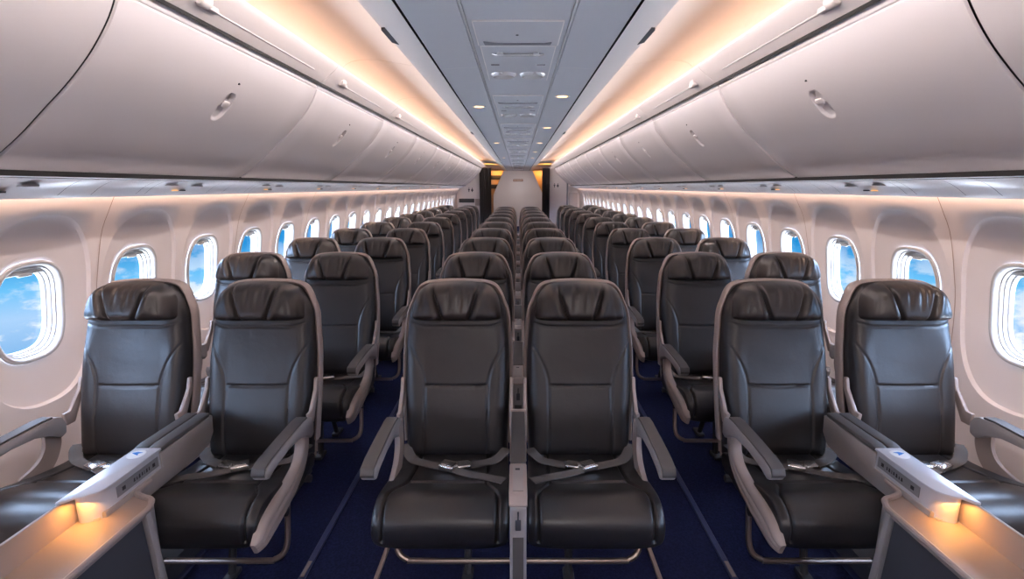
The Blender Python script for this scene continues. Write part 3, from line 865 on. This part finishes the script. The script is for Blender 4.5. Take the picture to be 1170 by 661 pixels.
for side, sg in (('left', -1), ('right', 1)):
    # sg*X: aisle side is towards the cabin's middle, i.e. local +a = towards the middle
    r = thing('front_console', 'silver front console with cocktail tray between the two %s front seats' % side, 'console', (sg * 1.345, Y0, 0))
    a = -sg                                  # direction of the aisle in x
    b = B()
    prof = [(-.015, .655), (-.335, .655), (-.335, .600), (-.60, .600), (-.60, .532), (-.40, .532), (-.15, .528), (-.06, .54), (-.02, .58)]
    b.prism(prof, -.050, .050, 'x', .006, 2); b.obj('body', M['side'], r)
    for cx in (-.026, .026):
        b = B(); b.prism([(-.03, .656), (-.03, .672), (-.30, .677), (-.33, .673), (-.33, .656)], cx - .0235, cx + .0235, 'x', .006, 2); b.obj('arm_pad', M['armpad'], r)
    # silver cap plate, rounded on the aisle side and running to a point on the window side
    def outline(g, tip):
        p = [(-a * (.034 + g), -.338)]
        p += [(-a * (.034 + g), -.655 - tip)]
        p += [(-a * (.024), -.652 - tip * .9)]
        p += [(a * x, y) for x, y in catmull([(-.005, -.640), (.025, -.628), (.044 + g, -.598), (.052 + g, -.55)], 6)]
        p += [(a * (.052 + g), -.338)]
        return p
    b = B(); b.prism(outline(.004, .012), .668, .677, 'z', .0025, 2); cap = b.obj('cap_plate', M['silver'], r)
    b = B(); b.lathe([(.030, .0), (.029, .0012), (.001, .0012)], (a * .0, -.385, .6768), 'z', 28); b.obj('emblem_disc', M['white'], cap)
    b = B(); b.prism([(a * -.020, -.378), (a * -.004, -.370), (a * .016, -.374), (a * .004, -.380), (a * .010, -.394), (a * -.006, -.386)], .678, .6788, 'z'); b.obj('emblem', M['blue'], cap)
    b = B()
    blk = [(a * x, y) for x, y in [(-.026, -.338), (-.026, -.606)] + catmull([(-.020, -.622), (.0, -.628), (.028, -.612), (.044, -.585), (.046, -.55)], 6) + [(.046, -.338)]]
    b.prism(blk, .575, .668, 'z', .002, 1); b.obj('block', M['silver2'] if 'silver2' in M else M['silver'], r)
    b = B(); b.prism([(-.545, .612), (-.35, .612), (-.35, .650), (-.545, .650)], a * .0455, a * .0475, 'x', .0008, 1); pl = b.obj('name_plate', M['plate'], r)
    # lettering reads along the aisle face
    Rm = Matrix.Rotation(PI / 2, 4, 'X'); Rz = Matrix.Rotation(PI / 2 if a > 0 else -PI / 2, 4, 'Z')
    b = B(); yy = -.395                       # a line of small illegible dark characters
    for wd, hh, dz in ((.006, .012, 0), (.009, .013, 0), (.004, .012, 0), (.008, .011, .0005), (.009, .013, 0), (.006, .010, -.001), (.009, .012, 0)):
        b.prism([(yy - wd, .6305 - hh / 2 + dz), (yy, .6305 - hh / 2 + dz), (yy - .001, .6305 + dz), (yy, .6305 + hh / 2 + dz), (yy - wd * .7, .6305 + hh / 2 + dz), (yy - wd * .8, .6305 + dz)], a * .047, a * .0481, 'x'); yy -= wd + .0045
    b.obj('lettering', M['ink'], pl)
    b = B()
    for yy, w in ((-.375, .012), (-.515, .014)): b.prism([(yy - w / 2, .624), (yy + w / 2, .624), (yy + w / 2, .637), (yy - w / 2, .637)], a * .047, a * .0482, 'x')
    b.obj('mark', M['ink'], pl)
    # tray: floor, tall wall on the window side, low rim on the aisle side with a rounded rear corner
    yf = -1.35
    b = B()
    xw, xa = -.028, .155
    corner = catmull([(.046, -.440), (.058, -.478), (.095, -.498), (.132, -.515), (xa, -.560)], 6)
    floor_poly = [(a * xw, yf), (a * xw, -.40), (a * .045, -.40)] + [(a * x, y) for x, y in corner] + [(a * xa, yf)]
    b.prism(floor_poly, .566, .580, 'z'); b.obj('tray', M['tray'], r)
    b = B(); b.prism([(yf, .50), (yf, .668), (-.42, .668), (-.42, .50)], a * (xw - .009), a * (xw + .002), 'x', .003, 2); b.obj('tray_wall', M['tray'], r)
    b = B(); pts = [(a * .046, -.40, .585)] + [(a * x, y, .585) for x, y in corner] + [(a * xa, -.7, .585), (a * xa, yf, .585)]
    b.tube(pts, .0095, 8); b.obj('tray_rim', M['rim'], r)
    b = B()
    b.prism([(-.580, .575), (-.555, .575), (-.50, .02), (-.535, .02)], a * (xa - .03), a * (xa + .004), 'x', .006, 2)
    b.prism([(a * (xa - .03), -.565), (a * (xa + .002), -.565), (a * (xa - .03), -.50), (a * xw, -.50), (a * xw, -.565)][::1], .02, .566, 'z')
    b.obj('end_frame', M['arm'], r)
    b = B(); b.prism([(yf, .02), (yf, .566), (-.588, .566), (-.545, .02)], a * (xa - .022), a * (xa - .004), 'x', .003, 1); b.obj('front_panel', M['panel'], r)
    b = B(); b.box((a * .01, -.5915, .5835), (.05, .05, .004), .001); b.obj('tray_lamp', M['lampdim'], r)
    # the lamp tucked under the cap's tip
    L = bpy.data.lights.new('tray_lamp_light', 'AREA'); L.shape = 'RECTANGLE'; L.size = .07; L.size_y = .05; L.energy = .36; L.color = (1, .40, .07)
    lo = bpy.data.objects.new('tray_lamp_light', L); COL.objects.link(lo); lo.location = (sg * 1.345 + a * .02, Y0 - .640, .655); lo.rotation_euler = (math.radians(-25), 0, 0)
    # box under the pair, by the floor track
    t = tag(link('equipment_box', None, None, (sg * 1.51, Y0 - .12, 0)), 'low grey equipment box on the floor under the %s front seat pair' % side, 'box')
    b = B(); b.prism([(-.19, 0), (.19, 0), (.19, .07), (.17, .09), (-.15, .09), (-.19, .02)], -.09, .09, 'x', .004) ; b.obj('casing', M['panel3'] if 'panel3' in M else M['panel'], t)
    b = B(); b.lathe([(.024, 0), (.022, .002), (.001, .002)], (a * -.02, -.06, .0905), 'z', 20); b.obj('sticker', M['white'], t)

# ------------------------------------------------------------------ the far end
def curtain(x0, x1, y, z1, name_side):
    t = thing('curtain', 'dark pleated curtain drawn at the far end of the %s aisle' % name_side, 'curtain', ((x0 + x1) / 2, y, 0))
    w = (x1 - x0) / 2
    b = B(); N = 90; rows = []
    for z in (.03, .6, 1.2, 1.7, z1 - .05, z1):
        k = 1 - .35 * sm(1.2, z1, z)
        rows.append([(w * (-1 + 2 * i / N), .035 * k * math.sin(i / N * PI * 13 + z) + .008 * math.sin(i * .9), z) for i in range(N + 1)])
    b.loft(rows, closed=False)
    rows2 = [[(p[0], p[1] + .006, p[2]) for p in r] for r in rows]; b.loft(rows2, closed=False)
    b.obj('cloth', M['curtain'], t, 1.2)
    b = B(); b.tube([(-w - .02, 0, z1 + .012), (w + .02, 0, z1 + .012)], .012, 8); b.obj('rail', M['steel'], t)
curtain(-1.24, -.86, 16.75, 2.19, 'left')
curtain(.77, 1.01, 16.75, 2.19, 'right')
# galley seen past the left curtain
t = thing('galley_unit', 'amber-lit galley cabinet with dark ovens beyond the left curtain', 'galley', (-.98, 22.4, 0))
b = B(); b.box((0, 0, 1.15), (.9, .6, 2.26), .01); b.obj('carcass', M['galley'], t)
for z in (2.0, 1.62): 
    b = B(); b.box((.08, -.31, z), (.5, .03, .17), .006); b.obj('oven', M['dark'], t)
for z in (1.3, .95, .5):
    b = B(); b.box((.05, -.31, z), (.62, .02, .26), .006); dr = b.obj('door', M['galley'], t)
    b = B(); b.box((.05, -.325, z + .08), (.14, .015, .03), .004); b.obj('handle', M['steel'], dr)
t = thing('wardrobe_unit', 'amber-lit wardrobe panel beyond the right curtain', 'wardrobe', (1.02, 22.4, 0))
b = B(); b.box((0, 0, 1.15), (.8, .6, 2.26), .01); b.obj('carcass', M['galley'], t)
b = B(); b.box((.0, -.31, 1.2), (.55, .02, 1.9), .006); dr = b.obj('door', M['galley'], t)
b = B(); b.box((-.22, -.325, 1.2), (.02, .02, .4), .004); b.obj('handle', M['dark'], dr)
# centre monument with its small sign
t = thing('bulkhead', 'pale tapered bulkhead wall facing the middle block at the far end', 'bulkhead', (0, 21.5, 0))
b = B(); b.prism([(-1.02, 0), (1.02, 0), (1.02, 1.30), (.60, 2.25), (-.60, 2.25), (-1.02, 1.30)], -.04, .04, 'y', .006); b.obj('panel', M['partition'], t)
s_ = thing('bulkhead_sign', 'small brown lettered sign high on the pale bulkhead wall', 'sign', (0, 21.455, 1.87))
b = B(); b.box((0, 0, 0), (.40, .012, .095), .003); b.obj('plate', M['sign'], s_)
b = B(); xx = -.17
for wd in (.03, .022, .03, .014, .03, .026, .03, .022, .03): b.box((xx + wd / 2, -.007, -.002), (wd, .003, .045), .001, seg=1); xx += wd + .012
b.obj('lettering', M['signink'], s_)
# partitions beside the curtains
def bin_poly(x0, x1, sg):
    P = [(x0, .0)]
    return P
for side, sg in (('left', -1), ('right', 1)):
    t = thing('partition', '%s far partition wall with dark pictogram signs below the bins' % side, 'partition', (0, 16.9, 0))
    xi = 1.20 if sg < 0 else 1.02
    xo = 1.98 if sg < 0 else 1.575
    prof = [(xi, 0), (xi, 2.24), (xo - .02, 2.24), (xo, 2.2), (xo, 0)]
    b = B(); b.prism([(sg * x, z) for x, z in prof], -.02, .02, 'y', .004); b.obj('panel', M['partition'], t)
    if sg < 0:
        b = B(); b.box((sg * 1.67, -.03, 1.17), (.50, .04, .13), .01); b.obj('recess', M['dark'], t)
        b = B(); b.box((sg * 1.31, -.025, 1.12), (.18, .02, .22), .004); b.obj('cabinet_face', M['galley2'] if 'galley2' in M else M['tray'], t)
        ix, iz = sg * 1.54, 1.515
    else:
        b = B(); b.box((xo + .02, -.02, 1.1), (.05, .06, 2.2), .01); b.obj('edge_post', M['panel2'], t)
        ix, iz = 1.225, 1.655
    g = thing('lavatory_sign', 'dark pictogram sign on the %s far partition' % side, 'sign', (ix, 16.872, iz))
    for dx in (-.05, .055):
        b = B(); b.lathe([(.001, -.004), (.016, -.003), (.016, .003), (.001, .004)], (dx, 0, .046), 'y', 16)
        if dx < 0: b.prism([(dx - .04, .02), (dx + .04, .02), (dx + .014, -.02), (dx + .012, -.07), (dx - .012, -.07), (dx - .014, -.02)], -.004, .004, 'y')
        else: b.prism([(dx - .022, .024), (dx + .022, .024), (dx + .042, -.03), (dx + .016, -.032), (dx + .014, -.07), (dx - .014, -.07), (dx - .016, -.032), (dx - .042, -.03)], -.004, .004, 'y')
        b.obj('pictogram', M['ink'], g)
t = thing('closet', 'pale rounded closet filling the right far corner beside the partition', 'closet', (0, 17.0, 0))
b = B(); b.prism([(1.62, 0), (1.62, 1.62)] + catmull([(1.80, 1.60), (1.92, 1.54), (1.99, 1.40), (2.02, 1.2)], 5) + [(2.0, 0)], 0, .5, 'y', .006); b.obj('body', M['wall'], t)
b = B(); b.box((1.80, -.006, .75), (.28, .016, 1.35), .004); b.obj('door', M['partition'], t)

# ------------------------------------------------------------------ lamps of the cabin, plus added fill lights
def area(name, loc, rot, sx, sy, e, col):
    L = bpy.data.lights.new(name, 'AREA'); L.shape = 'RECTANGLE'; L.size = sx; L.size_y = sy; L.energy = e; L.color = col
    o = bpy.data.objects.new(name, L); COL.objects.link(o); o.location = loc; o.rotation_euler = rot
    return o
LY = (Y_FRONT + Y_END) / 2; LL = Y_END - Y_FRONT - .2
for sg in (-1, 1):
    # cove strip behind the rail, shining up onto the cove panel
    area('cove_strip_light', (sg * 1.135, LY, 2.315), (0, sg * math.radians(146), 0), .03, LL, 9.5, (1., .43, .11))
    # wash strip between service panels and wall
    area('wall_wash_light', (sg * 1.853, LY, 1.596), (0, sg * -.2, 0), .014, LL, 44, (1., .66, .50))
    area('galley_ceiling_light', (sg * .85, 21.85, 2.24), (math.radians(25), 0, 0), .5, .3, 5, (1., .46, .12))
    area('cove_end_fill_light', (sg * .95, 17.6, 2.12), (PI, 0, 0), .3, .5, 5, (1., .48, .10))  # added uplight that brightens the cove's far end, not a real fixture
    # added fill strip, hidden behind the lip's outer edge to brighten the bins
    area('bin_fill_light', (sg * .598, LY, 2.324), (0, sg * -math.radians(42), 0), .02, LL, 120, (1., .86, .82))
area('aft_fill_light', (0, 19.6, 2.24), (math.radians(30), 0, 0), .8, .8, 50, (1., .93, .94))  # added neutral fill to brighten the far bulkhead
area('entry_fill_light', (0, -1.3, 2.24), (0, 0, 0), .8, 1.6, 26, (1., .93, .9))  # unseen fill overhead behind the camera, added for frontal light

# ------------------------------------------------------------------ sky outside
w = bpy.data.worlds.new('sky'); S.world = w; w.use_nodes = True; n = w.node_tree; n.nodes.clear()
N_ = n.nodes.new; Lk = n.links.new
tc = N_('ShaderNodeTexCoord'); sep = N_('ShaderNodeSeparateXYZ'); Lk(tc.outputs['Generated'], sep.inputs[0])
ramp = N_('ShaderNodeValToRGB'); mr0 = N_('ShaderNodeMapRange'); mr0.inputs[1].default_value = -1; mr0.inputs[2].default_value = 1; Lk(sep.outputs['Z'], mr0.inputs[0])
mr = N_('ShaderNodeMapRange'); mr.inputs[1].default_value = -.45; mr.inputs[2].default_value = .55
Lk(sep.outputs['Z'], mr.inputs[0]); Lk(mr.outputs[0], ramp.inputs[0])
E = ramp.color_ramp.elements
E[0].position = 0; E[0].color = (.62, .72, .86, 1)
E[1].position = 1; E[1].color = (.40, .55, .82, 1)
for p, c in ((.10, (.45, .62, .85, 1)), (.22, (.22, .46, .78, 1)), (.27, (.40, .62, .90, 1)), (.31, (.15, .52, .88, 1)), (.36, (.006, .25, .62, 1)), (.46, (.03, .30, .70, 1)), (.56, (.36, .52, .80, 1))):
    e = E.new(p); e.color = c
mp = N_('ShaderNodeMapping'); mp.inputs['Scale'].default_value = (5., 5., 10.); Lk(tc.outputs['Generated'], mp.inputs[0])
n1 = N_('ShaderNodeTexNoise'); n1.inputs['Scale'].default_value = 2.7; n1.inputs['Detail'].default_value = 9; n1.inputs['Roughness'].default_value = .58
Lk(mp.outputs[0], n1.inputs['Vector'])
cr = N_('ShaderNodeMapRange'); cr.interpolation_type = 'SMOOTHSTEP'; cr.inputs[1].default_value = .455; cr.inputs[2].default_value = .565
Lk(n1.outputs['Fac'], cr.inputs[0])
# fewer clouds towards the top of the windows
cz = N_('ShaderNodeMapRange'); cz.inputs[1].default_value = -.19; cz.inputs[2].default_value = -.09; cz.inputs[3].default_value = 1; cz.inputs[4].default_value = .12
Lk(sep.outputs['Z'], cz.inputs[0])
mul = N_('ShaderNodeMath'); mul.operation = 'MULTIPLY'; Lk(cr.outputs[0], mul.inputs[0]); Lk(cz.outputs[0], mul.inputs[1])
mx = N_('ShaderNodeMix'); mx.data_type = 'RGBA'; mx.inputs[7].default_value = (.86, .89, .95, 1)
Lk(mul.outputs[0], mx.inputs[0]); Lk(ramp.outputs[0], mx.inputs[6])
# sky dimmed where windows show it, boosted out of view to light the cabin
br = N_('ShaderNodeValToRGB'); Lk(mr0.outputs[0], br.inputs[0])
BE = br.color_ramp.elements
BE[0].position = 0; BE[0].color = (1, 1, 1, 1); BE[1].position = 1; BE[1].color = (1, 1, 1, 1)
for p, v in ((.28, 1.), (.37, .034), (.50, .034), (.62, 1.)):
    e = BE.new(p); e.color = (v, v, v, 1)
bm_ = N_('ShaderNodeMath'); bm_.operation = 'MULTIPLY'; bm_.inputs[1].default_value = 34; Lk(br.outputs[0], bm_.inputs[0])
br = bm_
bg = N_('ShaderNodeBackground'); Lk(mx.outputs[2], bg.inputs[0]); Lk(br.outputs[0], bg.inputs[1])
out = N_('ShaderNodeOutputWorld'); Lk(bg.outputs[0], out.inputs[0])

# ------------------------------------------------------------------ camera and view
cam = bpy.data.cameras.new('camera'); cam.lens = 18; cam.sensor_width = 36; cam.sensor_fit = 'HORIZONTAL'
cam.shift_x = -7 / 1170; cam.clip_start = .02
co = bpy.data.objects.new('camera', cam); COL.objects.link(co)
co.location = (0, 0, CZ); co.rotation_euler = (math.radians(90 - 11.3), 0, 0)
S.camera = co
S.view_settings.view_transform = 'Standard'; S.view_settings.look = 'None'
S.view_settings.exposure = 0.0; S.view_settings.gamma = 1; S.view_settings.use_curve_mapping = False
S.cycles.use_denoising = True
S.cycles.max_bounces = 10; S.cycles.diffuse_bounces = 6
